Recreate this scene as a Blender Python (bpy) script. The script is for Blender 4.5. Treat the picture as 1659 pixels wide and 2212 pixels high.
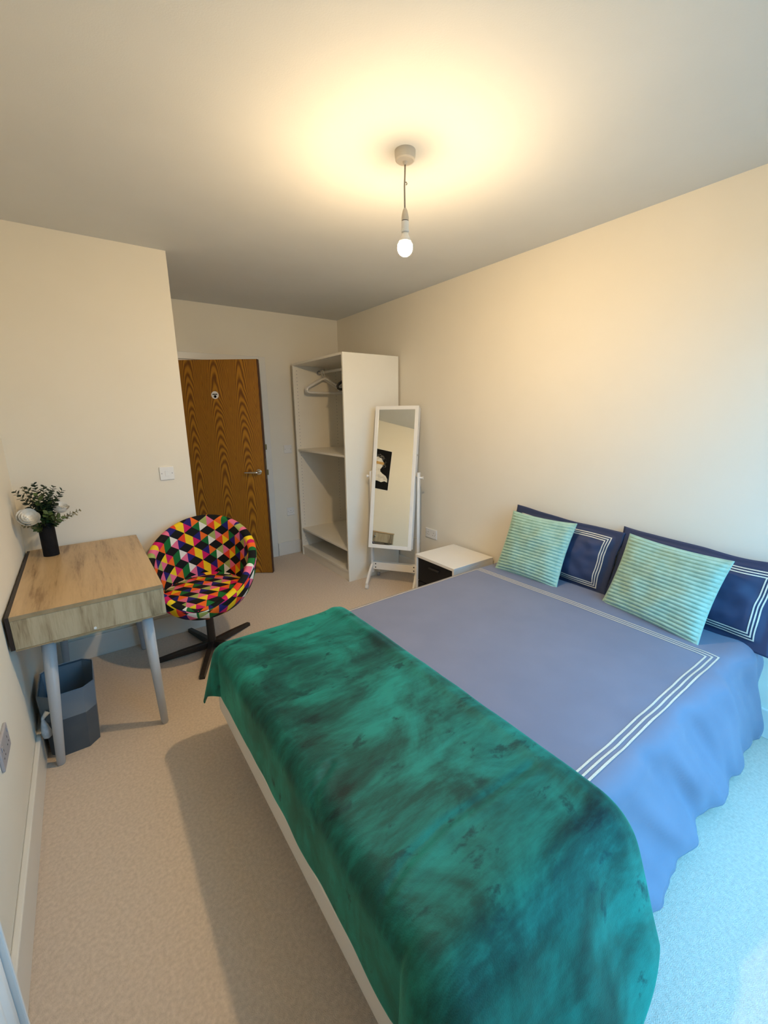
import bpy, bmesh, math, random
from mathutils import Vector, Matrix, noise
random.seed(7)
PI = math.pi
S = bpy.context.scene
C = S.collection
for o in list(bpy.data.objects): bpy.data.objects.remove(o)

# ------------------------------------------------------------------ camera
IMG_W, IMG_H, FPX = 1659, 2212, 906.14
CAM = Vector((0.3358, -1.0052, 1.5169))
yaw, pitch, roll = 0.6227, -0.2313, -0.011
fw = Vector((math.sin(yaw)*math.cos(pitch), math.cos(yaw)*math.cos(pitch), math.sin(pitch)))
rt = Vector((math.cos(yaw), -math.sin(yaw), 0)); up = rt.cross(fw)
rt, up = rt*math.cos(roll)+up*math.sin(roll), up*math.cos(roll)-rt*math.sin(roll)
cd = bpy.data.cameras.new('camera'); cam = bpy.data.objects.new('camera', cd); C.objects.link(cam)
m = Matrix((rt, up, -fw)).transposed().to_4x4(); m.translation = CAM; cam.matrix_world = m
cd.sensor_fit = 'VERTICAL'; cd.sensor_height = 24.0; cd.sensor_width = 18.0
cd.lens = FPX/IMG_H*24.0; cd.clip_start = 0.02
S.camera = cam

# ------------------------------------------------------------------ daylight, exposure
SKY = (0.14, 0.56, 1.0); SKY_STRENGTH = 11.0
BULB = (1.0, 0.70, 0.38); BULB_STRENGTH = 1600.0
w = bpy.data.worlds.new('sky'); S.world = w; w.use_nodes = True
wt = w.node_tree; bg = wt.nodes['Background']; bg.inputs[1].default_value = SKY_STRENGTH
# overcast blue sky, brighter overhead, over darker ground
wtc = wt.nodes.new('ShaderNodeTexCoord'); wsp = wt.nodes.new('ShaderNodeSeparateXYZ'); wt.links.new(wtc.outputs['Generated'], wsp.inputs[0])
wmr = wt.nodes.new('ShaderNodeMapRange'); wmr.inputs[1].default_value = -1; wmr.inputs[2].default_value = 1; wt.links.new(wsp.outputs['Z'], wmr.inputs[0])
wcr = wt.nodes.new('ShaderNodeValToRGB'); wt.links.new(wmr.outputs[0], wcr.inputs[0]); wt.links.new(wcr.outputs[0], bg.inputs[0])
we = wcr.color_ramp.elements
we[0].position = 0.48; we[0].color = (0.07, 0.11, 0.13, 1); we[1].position = 1.0; we[1].color = SKY+(1,)
wx = we.new(0.505); wx.color = tuple(c*0.42 for c in SKY)+(1,)
S.view_settings.view_transform = 'Standard'; S.view_settings.look = 'None'
S.view_settings.gamma = 1.0; S.view_settings.use_curve_mapping = False
S.view_settings.exposure = 0.0
# portal: only tells the renderer where the window opening is
WX0, WX1, WZ0, WZ1, WY = 0.98, 2.70, 0.06, 2.25, -1.16
pl = bpy.data.lights.new('window_portal', 'AREA'); pl.shape = 'RECTANGLE'; pl.size = WX1-WX0; pl.size_y = WZ1-WZ0
pl.cycles.is_portal = True
po = bpy.data.objects.new('window_portal', pl); C.objects.link(po)
po.location = ((WX0+WX1)/2, WY-0.11, (WZ0+WZ1)/2); po.rotation_euler = (PI/2, 0, 0)

# ------------------------------------------------------------------ materials
def nt(name):
    mt = bpy.data.materials.new(name); mt.use_nodes = True
    t = mt.node_tree; b = t.nodes['Principled BSDF']
    return mt, t, b
def N(t, typ, **kw):
    n = t.nodes.new(typ)
    for k, v in kw.items(): setattr(n, k, v)
    return n
def L(t, a, b): t.links.new(a, b)
def math_n(t, op, a, b=None, c=None):
    n = N(t, 'ShaderNodeMath', operation=op)
    for i, v in enumerate((a, b, c)):
        if v is None: continue
        if isinstance(v, (int, float)): n.inputs[i].default_value = v
        else: L(t, v, n.inputs[i])
    return n.outputs[0]
def pm(name, c1, c2=None, scale=20.0, stretch=(1, 1, 1), rough=0.5, bump=0.0, bscale=None, metal=0.0,
       sheen=0.0, stint=None, coords='Object', detail=4.0, spec=0.5, lo=0.35, hi=0.65, bdist=0.002, coat=0.0):
    mt, t, b = nt(name)
    if c2 is None: c2 = tuple(x*0.93 for x in c1)
    tc = N(t, 'ShaderNodeTexCoord'); mp = N(t, 'ShaderNodeMapping'); mp.inputs['Scale'].default_value = stretch
    L(t, tc.outputs[coords], mp.inputs[0])
    nz = N(t, 'ShaderNodeTexNoise'); nz.inputs['Scale'].default_value = scale; nz.inputs['Detail'].default_value = detail
    L(t, mp.outputs[0], nz.inputs['Vector'])
    cr = N(t, 'ShaderNodeValToRGB'); e = cr.color_ramp.elements
    e[0].position = lo; e[1].position = hi; e[0].color = c2+(1,); e[1].color = c1+(1,)
    L(t, nz.outputs['Fac'], cr.inputs[0]); L(t, cr.outputs[0], b.inputs['Base Color'])
    b.inputs['Roughness'].default_value = rough; b.inputs['Metallic'].default_value = metal
    b.inputs['Specular IOR Level'].default_value = spec
    b.inputs['Coat Weight'].default_value = coat
    if sheen:
        b.inputs['Sheen Weight'].default_value = sheen; b.inputs['Sheen Roughness'].default_value = 0.4
        b.inputs['Sheen Tint'].default_value = (stint or c1)+(1,)
    if bump:
        n2 = N(t, 'ShaderNodeTexNoise'); n2.inputs['Scale'].default_value = bscale or scale*3; n2.inputs['Detail'].default_value = 3
        L(t, mp.outputs[0], n2.inputs['Vector'])
        bp = N(t, 'ShaderNodeBump'); bp.inputs['Strength'].default_value = bump; bp.inputs['Distance'].default_value = bdist
        L(t, n2.outputs['Fac'], bp.inputs['Height']); L(t, bp.outputs[0], b.inputs['Normal'])
    return mt

M = {}
M['wall'] = pm('wall_paint', (0.82, 0.775, 0.675), (0.805, 0.76, 0.66), 3, rough=0.75, bump=0.06, bscale=260, spec=0.2)
M['ceiling'] = pm('ceiling_paint', (0.70, 0.71, 0.70), (0.68, 0.69, 0.68), 3, rough=0.85, bump=0.12, bscale=220, spec=0.1)
M['carpet'] = pm('carpet_pile', (0.78, 0.665, 0.555), (0.64, 0.54, 0.445), 90, rough=0.95, bump=0.7, bscale=380, spec=0.05,
                 sheen=0.15, stint=(0.8, 0.75, 0.7), bdist=0.004, lo=0.3, hi=0.7)
M['trim'] = pm('trim_gloss', (0.78, 0.76, 0.71), (0.76, 0.74, 0.69), 6, rough=0.35)
M['white_board'] = pm('white_melamine', (0.87, 0.835, 0.745), (0.85, 0.815, 0.725), 5, rough=0.38)
M['white_gloss'] = pm('white_lacquer', (0.85, 0.83, 0.79), (0.83, 0.81, 0.77), 5, rough=0.28)
M['back_board'] = pm('hardboard_back', (0.72, 0.67, 0.56), (0.70, 0.65, 0.54), 8, rough=0.6)
M['plastic_white'] = pm('white_plastic', (0.82, 0.81, 0.79), (0.80, 0.79, 0.77), 12, rough=0.3)
M['plastic_grey'] = pm('grey_plastic', (0.42, 0.40, 0.42), (0.40, 0.38, 0.40), 12, rough=0.35)
M['pendant'] = pm('pendant_plastic', (0.62, 0.56, 0.47), (0.60, 0.54, 0.45), 12, rough=0.4)
M['cable'] = pm('grey_flex', (0.30, 0.27, 0.22), (0.26, 0.23, 0.19), 200, rough=0.6)
M['dark'] = pm('dark_recess', (0.02, 0.02, 0.022), (0.015, 0.015, 0.016), 12, rough=0.6)
M['black_gloss'] = pm('black_gloss_board', (0.008, 0.008, 0.010), (0.007, 0.007, 0.008), 8, rough=0.35, spec=0.2)
M['black_vase'] = pm('matte_black_ceramic', (0.008, 0.008, 0.010), (0.006, 0.006, 0.007), 30, rough=0.75, spec=0.2)
M['chair_metal'] = pm('black_brown_metal', (0.040, 0.035, 0.032), (0.032, 0.028, 0.026), 40, rough=0.38, metal=0.35)
M['chrome'] = pm('chrome', (0.78, 0.77, 0.74), (0.74, 0.73, 0.70), 10, rough=0.12, metal=1.0)
M['brass'] = pm('dull_brass', (0.30, 0.21, 0.09), (0.24, 0.17, 0.07), 60, rough=0.4, metal=0.8)
M['leg_grey'] = pm('grey_painted_wood', (0.43, 0.455, 0.49), (0.41, 0.435, 0.47), 10, rough=0.42)
M['bin'] = pm('slate_plastic', (0.075, 0.10, 0.13), (0.065, 0.09, 0.12), 14, rough=0.45, bump=0.05, bscale=200)
M['rose'] = pm('silk_petal', (0.93, 0.90, 0.83), (0.90, 0.86, 0.77), 30, rough=0.7, sheen=0.3)
M['stem'] = pm('stem_green', (0.05, 0.07, 0.02), (0.035, 0.05, 0.015), 40, rough=0.6)
M['leaf_dark'] = pm('leaf_dark_green', (0.022, 0.045, 0.02), (0.012, 0.025, 0.012), 40, rough=0.5)
M['leaf_mid'] = pm('leaf_mid_green', (0.08, 0.13, 0.035), (0.05, 0.09, 0.02), 40, rough=0.5)
M['leaf_pale'] = pm('leaf_dry_olive', (0.28, 0.24, 0.13), (0.20, 0.17, 0.08), 40, rough=0.6)
M['mattress'] = pm('mattress_fabric', (0.16, 0.18, 0.21), (0.05, 0.06, 0.075), 260, rough=0.85, bump=0.4, bscale=500)
M['bed_white'] = pm('bed_painted_wood', (0.74, 0.70, 0.63), (0.72, 0.68, 0.61), 6, rough=0.45)
M['duvet'] = pm('blue_grey_cotton', (0.195, 0.205, 0.275), (0.178, 0.188, 0.255), 5, rough=0.62, bump=0.10, bscale=700, sheen=0.25,
                stint=(0.6, 0.7, 0.9), spec=0.3)
M['pillow'] = pm('navy_cotton', (0.034, 0.048, 0.105), (0.028, 0.040, 0.088), 5, rough=0.55, bump=0.10, bscale=700, sheen=0.15,
                 stint=(0.5, 0.6, 0.8), spec=0.3)
M['stripe'] = pm('ivory_embroidery', (0.72, 0.66, 0.54), (0.60, 0.54, 0.43), 300, rough=0.6)
M['mint'] = pm('mint_plush', (0.40, 0.58, 0.47), (0.33, 0.50, 0.40), 30, rough=0.9, bump=0.5, bscale=420, sheen=0.6,
               stint=(0.8, 1.0, 0.9), spec=0.1)
M['radiator'] = pm('radiator_enamel', (0.78, 0.79, 0.79), (0.76, 0.77, 0.77), 6, rough=0.35)
M['gold'] = pm('gold_ink', (0.55, 0.32, 0.08), (0.45, 0.25, 0.06), 30, rough=0.5)
M['ink_black'] = pm('ink_black', (0.006, 0.006, 0.007), (0.005, 0.005, 0.006), 30, rough=0.7, spec=0.1)
M['ink_white'] = pm('ink_white', (0.75, 0.72, 0.68), (0.45, 0.43, 0.41), 14, rough=0.5, lo=0.3, hi=0.55)
M['paper'] = pm('paper_white', (0.80, 0.78, 0.74), (0.78, 0.76, 0.72), 30, rough=0.7)

def mirror_mat():
    mt, t, b = nt('mirror_silver')
    tc = N(t, 'ShaderNodeTexCoord'); nz = N(t, 'ShaderNodeTexNoise'); nz.inputs['Scale'].default_value = 3
    L(t, tc.outputs['Object'], nz.inputs['Vector'])
    cr = N(t, 'ShaderNodeValToRGB'); cr.color_ramp.elements[0].color = (0.80, 0.83, 0.80, 1); cr.color_ramp.elements[1].color = (0.83, 0.85, 0.82, 1)
    L(t, nz.outputs['Fac'], cr.inputs[0]); L(t, cr.outputs[0], b.inputs['Base Color'])
    b.inputs['Metallic'].default_value = 1; b.inputs['Roughness'].default_value = 0.01
    return mt
M['mirror'] = mirror_mat()
def glass_mat():
    mt = bpy.data.materials.new('window_glass'); mt.use_nodes = True; t = mt.node_tree
    t.nodes.remove(t.nodes['Principled BSDF']); out = t.nodes['Material Output']
    tr = N(t, 'ShaderNodeBsdfTransparent'); gl = N(t, 'ShaderNodeBsdfGlossy'); gl.inputs['Roughness'].default_value = 0.0
    lw = N(t, 'ShaderNodeLayerWeight'); fac = math_n(t, 'ADD', math_n(t, 'MULTIPLY', math_n(t, 'POWER', lw.outputs['Facing'], 5.0), 0.9), 0.04)
    mx = N(t, 'ShaderNodeMixShader'); L(t, fac, mx.inputs[0]); L(t, tr.outputs[0], mx.inputs[1]); L(t, gl.outputs[0], mx.inputs[2])
    L(t, mx.outputs[0], out.inputs[0]); return mt
M['glass'] = glass_mat()
def bulb_mat():
    mt = bpy.data.materials.new('lit_bulb'); mt.use_nodes = True; t = mt.node_tree
    b = t.nodes['Principled BSDF']; b.inputs['Base Color'].default_value = (1, 0.95, 0.85, 1)
    b.inputs['Emission Color'].default_value = BULB+(1,); b.inputs['Emission Strength'].default_value = BULB_STRENGTH
    return mt
M['bulb'] = bulb_mat()
def liner_mat():
    mt, t, b = nt('clear_bin_liner')
    tc = N(t, 'ShaderNodeTexCoord'); nz = N(t, 'ShaderNodeTexNoise'); nz.inputs['Scale'].default_value = 60; nz.inputs['Detail'].default_value = 3
    L(t, tc.outputs['Object'], nz.inputs['Vector'])
    b.inputs['Base Color'].default_value = (0.50, 0.62, 0.75, 1); b.inputs['Roughness'].default_value = 0.25
    b.inputs['Alpha'].default_value = 0.30
    bp = N(t, 'ShaderNodeBump'); bp.inputs['Strength'].default_value = 0.6; bp.inputs['Distance'].default_value = 0.004
    L(t, nz.outputs['Fac'], bp.inputs['Height']); L(t, bp.outputs[0], b.inputs['Normal']); return mt
M['liner'] = liner_mat()
def knot_mat():
    return pm('bin_liner_knot', (0.55, 0.62, 0.70), (0.40, 0.48, 0.56), 60, rough=0.35)
M['knot'] = knot_mat()

def oak_door_mat():                       # crown-cut veneer: nested arches in vertical leaves
    mt, t, b = nt('oak_veneer_door')
    tc = N(t, 'ShaderNodeTexCoord'); sp = N(t, 'ShaderNodeSeparateXYZ'); L(t, tc.outputs['Object'], sp.inputs[0])
    nz = N(t, 'ShaderNodeTexNoise'); nz.inputs['Scale'].default_value = 2.2; nz.inputs['Detail'].default_value = 3
    mp = N(t, 'ShaderNodeMapping'); mp.inputs['Scale'].default_value = (1.6, 1, 0.7); L(t, tc.outputs['Object'], mp.inputs[0]); L(t, mp.outputs[0], nz.inputs['Vector'])
    X = math_n(t, 'ADD', sp.outputs['X'], math_n(t, 'MULTIPLY', math_n(t, 'SUBTRACT', nz.outputs['Fac'], 0.5), 0.05))
    k = math_n(t, 'MULTIPLY', X, 4.3)
    u = math_n(t, 'SUBTRACT', math_n(t, 'FRACT', k), 0.5)
    leaf = math_n(t, 'FLOOR', k)
    off = math_n(t, 'MULTIPLY', math_n(t, 'SINE', math_n(t, 'MULTIPLY', leaf, 7.3)), 0.12)
    u2 = math_n(t, 'MULTIPLY', math_n(t, 'MULTIPLY', u, u), 3.4)
    g = math_n(t, 'ADD', math_n(t, 'ADD', math_n(t, 'MULTIPLY', sp.outputs['Z'], 1.0), off), u2)
    g = math_n(t, 'ADD', g, math_n(t, 'MULTIPLY', nz.outputs['Fac'], 0.55))
    s = math_n(t, 'SINE', math_n(t, 'MULTIPLY', g, 66.0))
    s = math_n(t, 'ADD', math_n(t, 'MULTIPLY', s, 0.5), 0.5)
    n2 = N(t, 'ShaderNodeTexNoise'); n2.inputs['Scale'].default_value = 40; n2.inputs['Detail'].default_value = 4
    mp2 = N(t, 'ShaderNodeMapping'); mp2.inputs['Scale'].default_value = (6, 6, 0.25); L(t, tc.outputs['Object'], mp2.inputs[0]); L(t, mp2.outputs[0], n2.inputs['Vector'])
    f = math_n(t, 'ADD', math_n(t, 'MULTIPLY', s, 0.55), math_n(t, 'MULTIPLY', n2.outputs['Fac'], 0.45))
    cr = N(t, 'ShaderNodeValToRGB'); e = cr.color_ramp.elements
    e[0].position = 0.18; e[0].color = (0.135, 0.042, 0.003, 1); e[1].position = 0.72; e[1].color = (0.42, 0.185, 0.012, 1)
    L(t, f, cr.inputs[0]); L(t, cr.outputs[0], b.inputs['Base Color']); b.inputs['Roughness'].default_value = 0.35
    return mt
M['oak_door'] = oak_door_mat()
M['oak_edge'] = pm('oak_lipping', (0.085, 0.028, 0.010), (0.06, 0.02, 0.008), 30, stretch=(1, 1, 0.1), rough=0.5)

def desk_mat(name, light, mid, dark, stretch, warp=0.6, sc=5.0):
    mt, t, b = nt(name)
    tc = N(t, 'ShaderNodeTexCoord'); mp = N(t, 'ShaderNodeMapping'); mp.inputs['Scale'].default_value = stretch
    L(t, tc.outputs['Object'], mp.inputs[0])
    n1 = N(t, 'ShaderNodeTexNoise'); n1.inputs['Scale'].default_value = sc; n1.inputs['Detail'].default_value = 5; n1.inputs['Distortion'].default_value = warp
    L(t, mp.outputs[0], n1.inputs['Vector'])
    n2 = N(t, 'ShaderNodeTexNoise'); n2.inputs['Scale'].default_value = sc*9; n2.inputs['Detail'].default_value = 4
    L(t, mp.outputs[0], n2.inputs['Vector'])
    f = math_n(t, 'ADD', math_n(t, 'MULTIPLY', n1.outputs['Fac'], 0.75), math_n(t, 'MULTIPLY', n2.outputs['Fac'], 0.25))
    cr = N(t, 'ShaderNodeValToRGB'); e = cr.color_ramp.elements
    e[0].position = 0.34; e[0].color = dark+(1,); e[1].position = 0.60; e[1].color = light+(1,)
    x = e.new(0.46); x.color = mid+(1,)
    L(t, f, cr.inputs[0]); L(t, cr.outputs[0], b.inputs['Base Color']); b.inputs['Roughness'].default_value = 0.36
    return mt
M['desk_top'] = desk_mat('desk_oak_top', (0.56, 0.40, 0.22), (0.47, 0.325, 0.17), (0.25, 0.15, 0.065), (3.6, 0.30, 1))
M['desk_end'] = desk_mat('desk_oak_end', (0.50, 0.42, 0.28), (0.40, 0.32, 0.20), (0.20, 0.145, 0.08), (5, 5, 0.5), warp=0.3)
M['desk_edge'] = pm('desk_edge_band', (0.36, 0.27, 0.16), (0.30, 0.22, 0.12), 30, rough=0.4)
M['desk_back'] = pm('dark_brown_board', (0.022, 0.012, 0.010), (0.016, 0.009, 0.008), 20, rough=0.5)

def velvet_mat():
    mt, t, b = nt('emerald_velvet')
    tc = N(t, 'ShaderNodeTexCoord'); mp = N(t, 'ShaderNodeMapping'); L(t, tc.outputs['Object'], mp.inputs[0])
    mp.inputs['Scale'].default_value = (1.0, 1.5, 1.0)
    a = N(t, 'ShaderNodeTexNoise'); a.inputs['Scale'].default_value = 3.2; a.inputs['Detail'].default_value = 7; a.inputs['Roughness'].default_value = 0.60; a.inputs['Distortion'].default_value = 0.5
    L(t, mp.outputs[0], a.inputs['Vector'])
    st = N(t, 'ShaderNodeTexNoise'); st.inputs['Scale'].default_value = 9; st.inputs['Detail'].default_value = 7; st.inputs['Roughness'].default_value = 0.7
    mp2 = N(t, 'ShaderNodeMapping'); mp2.inputs['Rotation'].default_value = (0, 0, 0.6); mp2.inputs['Scale'].default_value = (0.7, 5, 2); L(t, tc.outputs['Object'], mp2.inputs[0]); L(t, mp2.outputs[0], st.inputs['Vector'])
    f = math_n(t, 'ADD', math_n(t, 'MULTIPLY', a.outputs['Fac'], 0.80), math_n(t, 'MULTIPLY', st.outputs['Fac'], 0.20))
    cr = N(t, 'ShaderNodeValToRGB'); e = cr.color_ramp.elements
    e[0].position = 0.36; e[0].color = (0.0, 0.012, 0.009, 1); e[1].position = 0.60; e[1].color = (0.008, 0.205, 0.155, 1)
    x = e.new(0.46); x.color = (0.002, 0.070, 0.050, 1)
    sm = N(t, 'ShaderNodeTexNoise'); sm.inputs['Scale'].default_value = 10; sm.inputs['Detail'].default_value = 8; sm.inputs['Roughness'].default_value = 0.65; sm.inputs['Distortion'].default_value = 0.3
    mp3 = N(t, 'ShaderNodeMapping'); mp3.inputs['Rotation'].default_value = (0, 0, -0.5); mp3.inputs['Scale'].default_value = (1.0, 1.9, 1.0); L(t, tc.outputs['Object'], mp3.inputs[0]); L(t, mp3.outputs[0], sm.inputs['Vector'])
    mr_ = N(t, 'ShaderNodeMapRange'); mr_.inputs[1].default_value = 0.59; mr_.inputs[2].default_value = 0.67; L(t, sm.outputs['Fac'], mr_.inputs[0])
    mxc = N(t, 'ShaderNodeMix', data_type='RGBA'); mxc.inputs['B'].default_value = (0.0, 0.045, 0.040, 1)
    L(t, f, cr.inputs[0]); L(t, cr.outputs[0], mxc.inputs['A']); L(t, math_n(t, 'MULTIPLY', mr_.outputs[0], 0.85), mxc.inputs['Factor']); L(t, mxc.outputs['Result'], b.inputs['Base Color'])
    b.inputs['Roughness'].default_value = 0.6; b.inputs['Specular IOR Level'].default_value = 0.25
    L(t, math_n(t, 'SUBTRACT', 0.42, math_n(t, 'MULTIPLY', mr_.outputs[0], 0.36)), b.inputs['Sheen Weight']); b.inputs['Sheen Roughness'].default_value = 0.42
    b.inputs['Sheen Tint'].default_value = (0.13, 0.95, 0.72, 1)
    n2 = N(t, 'ShaderNodeTexNoise'); n2.inputs['Scale'].default_value = 350; n2.inputs['Detail'].default_value = 2; L(t, tc.outputs['Object'], n2.inputs['Vector'])
    bp = N(t, 'ShaderNodeBump'); bp.inputs['Strength'].default_value = 0.35; bp.inputs['Distance'].default_value = 0.002
    L(t, n2.outputs['Fac'], bp.inputs['Height']); L(t, bp.outputs[0], b.inputs['Normal'])
    return mt
M['velvet'] = velvet_mat()

def triangle_mat():                       # printed triangles: columns of left- and right-pointing triangles, paired to diamonds
    mt, t, b = nt('triangle_print_fabric')
    uv = N(t, 'ShaderNodeUVMap'); sp = N(t, 'ShaderNodeSeparateXYZ'); L(t, uv.outputs[0], sp.inputs[0])
    cw, ch = 0.056, 0.068
    X = math_n(t, 'DIVIDE', sp.outputs['X'], cw); Y = math_n(t, 'DIVIDE', sp.outputs['Y'], ch)
    i = math_n(t, 'FLOOR', X); fx = math_n(t, 'FRACT', X)
    par = math_n(t, 'MULTIPLY', i, 0.5)
    # right pointing triangle sits on the column's left line, left pointing one on its right line (shifted by half)
    ya = math_n(t, 'ADD', Y, par); ja = math_n(t, 'FLOOR', ya); fa = math_n(t, 'FRACT', ya)
    da = math_n(t, 'ABSOLUTE', math_n(t, 'SUBTRACT', fa, 0.5))
    inside = math_n(t, 'LESS_THAN', math_n(t, 'ADD', da, math_n(t, 'MULTIPLY', fx, 0.5)), 0.5)
    yb = math_n(t, 'ADD', ya, 0.5); jb = math_n(t, 'FLOOR', yb)
    line = math_n(t, 'ADD', i, math_n(t, 'SUBTRACT', 1.0, inside))
    row = math_n(t, 'ADD', math_n(t, 'MULTIPLY', ja, inside), math_n(t, 'MULTIPLY', jb, math_n(t, 'SUBTRACT', 1.0, inside)))
    ink = math_n(t, 'GREATER_THAN', math_n(t, 'FLOORED_MODULO', math_n(t, 'ADD', line, row), 3.0), 0.5)
    key = math_n(t, 'FLOORED_MODULO', math_n(t, 'ADD', math_n(t, 'MULTIPLY', line, 3.0), math_n(t, 'MULTIPLY', row, 2.0)), 7.0)
    idx = math_n(t, 'MULTIPLY', math_n(t, 'ADD', math_n(t, 'ADD', math_n(t, 'MULTIPLY', key, 2.0), inside), 2.0), ink)
    cols = [(0.006,)*3, (0.006,)*3, (0.80, 0.16, 0.28), (0.38, 0.44, 0.12), (0.88, 0.15, 0.015), (0.016, 0.012, 0.15),
            (0.90, 0.60, 0.01), (0.84, 0.06, 0.02), (0.85, 0.80, 0.70), (0.008, 0.15, 0.03),
            (0.64, 0.01, 0.12), (0.90, 0.64, 0.02), (0.016, 0.012, 0.15), (0.80, 0.16, 0.28), (0.008, 0.15, 0.03), (0.88, 0.15, 0.015)]
    cr = N(t, 'ShaderNodeValToRGB'); cr.color_ramp.interpolation = 'CONSTANT'; e = cr.color_ramp.elements
    e[0].position = 0; e[0].color = cols[0]+(1,); e[1].position = 1/16.0; e[1].color = cols[1]+(1,)
    for q in range(2, 16):
        x = e.new(q/16.0); x.color = cols[q]+(1,)
    L(t, math_n(t, 'ADD', math_n(t, 'DIVIDE', idx, 16.0), 0.01), cr.inputs[0]); L(t, cr.outputs[0], b.inputs['Base Color'])
    b.inputs['Roughness'].default_value = 0.75; b.inputs['Specular IOR Level'].default_value = 0.25
    return mt
M['triangles'] = triangle_mat()

# ------------------------------------------------------------------ mesh helpers
class MB:
    def __init__(s): s.v = []; s.f = []; s.uv = {}
    def add(s, vs, fs):
        o = len(s.v); s.v += [tuple(p) for p in vs]; s.f += [tuple(i+o for i in q) for q in fs]; return o
    def box(s, a, b):
        x0, y0, z0 = a; x1, y1, z1 = b
        s.add([(x0, y0, z0), (x1, y0, z0), (x1, y1, z0), (x0, y1, z0), (x0, y0, z1), (x1, y0, z1), (x1, y1, z1), (x0, y1, z1)],
              [(0, 3, 2, 1), (4, 5, 6, 7), (0, 1, 5, 4), (1, 2, 6, 5), (2, 3, 7, 6), (3, 0, 4, 7)]); return s
    def tube(s, pts, rads, n=10, caps=True, closed=False):
        pts = [Vector(p) for p in pts]; k = len(pts)
        if isinstance(rads, (int, float)): rads = [rads]*k
        rings = []; prev = None
        for i, p in enumerate(pts):
            if closed: d = pts[(i+1) % k]-pts[i-1]
            else: d = pts[min(i+1, k-1)]-pts[max(i-1, 0)]
            d.normalize()
            if prev is None:
                a = d.orthogonal().normalized()
            else:
                a = prev-d*prev.dot(d); a.normalize()
            prev = a; b = d.cross(a)
            rings.append([p+(a*math.cos(2*PI*j/n)+b*math.sin(2*PI*j/n))*rads[i] for j in range(n)])
        o = len(s.v)
        for r in rings: s.v += [tuple(p) for p in r]
        for i in range(k if closed else k-1):
            i2 = (i+1) % k
            for j in range(n): s.f.append((o+i*n+j, o+i*n+(j+1) % n, o+i2*n+(j+1) % n, o+i2*n+j))
        if caps and not closed:
            s.f.append(tuple(o+j for j in reversed(range(n)))); s.f.append(tuple(o+(k-1)*n+j for j in range(n)))
        return s
    def lathe(s, prof, n=24, c=(0, 0, 0)):
        o = len(s.v); k = len(prof)
        for r, z in prof:
            for j in range(n): s.v.append((c[0]+r*math.cos(2*PI*j/n), c[1]+r*math.sin(2*PI*j/n), c[2]+z))
        for i in range(k-1):
            for j in range(n): s.f.append((o+i*n+j, o+i*n+(j+1) % n, o+(i+1)*n+(j+1) % n, o+(i+1)*n+j))
        s.f.append(tuple(o+j for j in reversed(range(n)))); s.f.append(tuple(o+(k-1)*n+j for j in range(n)))
        return s
    def grid(s, fn, nu, nv, closed_u=False):
        o = len(s.v); cu = nu if closed_u else nu+1
        for j in range(nv+1):
            for i in range(cu): s.v.append(tuple(fn(i/nu, j/nv)))
        for j in range(nv):
            for i in range(nu):
                s.f.append((o+j*cu+i, o+j*cu+(i+1) % cu, o+(j+1)*cu+(i+1) % cu, o+(j+1)*cu+i))
        return s
    def disc(s, c, ax, r, n=20, t=0.002):
        c = Vector(c); ax = Vector(ax).normalized()
        return s.tube([c, c+ax*t], r, n)
    def build(s, name, mat, parent=None, bevel=0.0, smooth=False, sub=0, solid=0.0, seg=2):
        me = bpy.data.meshes.new(name); me.from_pydata(s.v, [], s.f); me.update()
        o = bpy.data.objects.new(name, me); C.objects.link(o)
        me.materials.append(M[mat] if isinstance(mat, str) else mat)
        if smooth:
            for p in me.polygons: p.use_smooth = True
        if solid:
            md = o.modifiers.new('thickness', 'SOLIDIFY'); md.thickness = solid; md.offset = -1
        if bevel:
            md = o.modifiers.new('bevel', 'BEVEL'); md.width = bevel; md.segments = seg; md.limit_method = 'ANGLE'
        if sub:
            md = o.modifiers.new('subdivision', 'SUBSURF'); md.levels = sub; md.render_levels = sub
        if parent is not None:
            o.parent = parent; 
        return o
def recalc(o):
    bm = bmesh.new(); bm.from_mesh(o.data); bmesh.ops.recalc_face_normals(bm, faces=bm.faces); bm.to_mesh(o.data); bm.free(); return o
def tag(o, label, cat, group=None):
    o['label'] = label; o['category'] = cat
    if group: o['group'] = group
    return o
def thing(name, label, cat, loc=(0, 0, 0), rz=0.0, group=None):
    o = bpy.data.objects.new(name, None); C.objects.link(o); o.location = loc; o.rotation_euler = (0, 0, rz); o.empty_display_size = 0.1
    return tag(o, label, cat, group)
def struct(o): o['kind'] = 'structure'; return o
def box(name, a, b, mat, parent=None, bevel=0.0, **kw): return MB().box(a, b).build(name, mat, parent, bevel, **kw)

# ------------------------------------------------------------------ the room
H, XR, YB, XS, YS, T = 2.4945, 2.787, 3.242, 0.934, 2.084, 0.12
DX0, DX1, DZ = 1.10, 1.89, 2.01               # doorway in the back wall
struct(box('floor', (-T, WY-T, -0.1), (XR+T, 4.4, 0), 'carpet'))
struct(box('ceiling', (-T, WY-T, H), (XR+T, 4.4, H+0.1), 'ceiling'))
struct(box('wall_left', (-T, WY-T, 0), (0, YS+0.02, H), 'wall'))
struct(box('wall_right', (XR, WY-T, 0), (XR+T, YB+T, H), 'wall'))
struct(box('wall_partition', (-T, YS, 0), (XS, YB+T, H), 'wall'))
b = MB(); b.box((XS, YB, 0), (DX0, YB+T, H)); b.box((DX1, YB, 0), (XR, YB+T, H)); b.box((DX0, YB, DZ), (DX1, YB+T, H))
struct(b.build('wall_back', 'wall'))
b = MB(); b.box((-T, WY-T, 0), (WX0, WY, H)); b.box((WX1, WY-T, 0), (XR+T, WY, H)); b.box((WX0, WY-T, WZ1), (WX1, WY, H)); b.box((WX0, WY-T, 0), (WX1, WY, WZ0))
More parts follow.
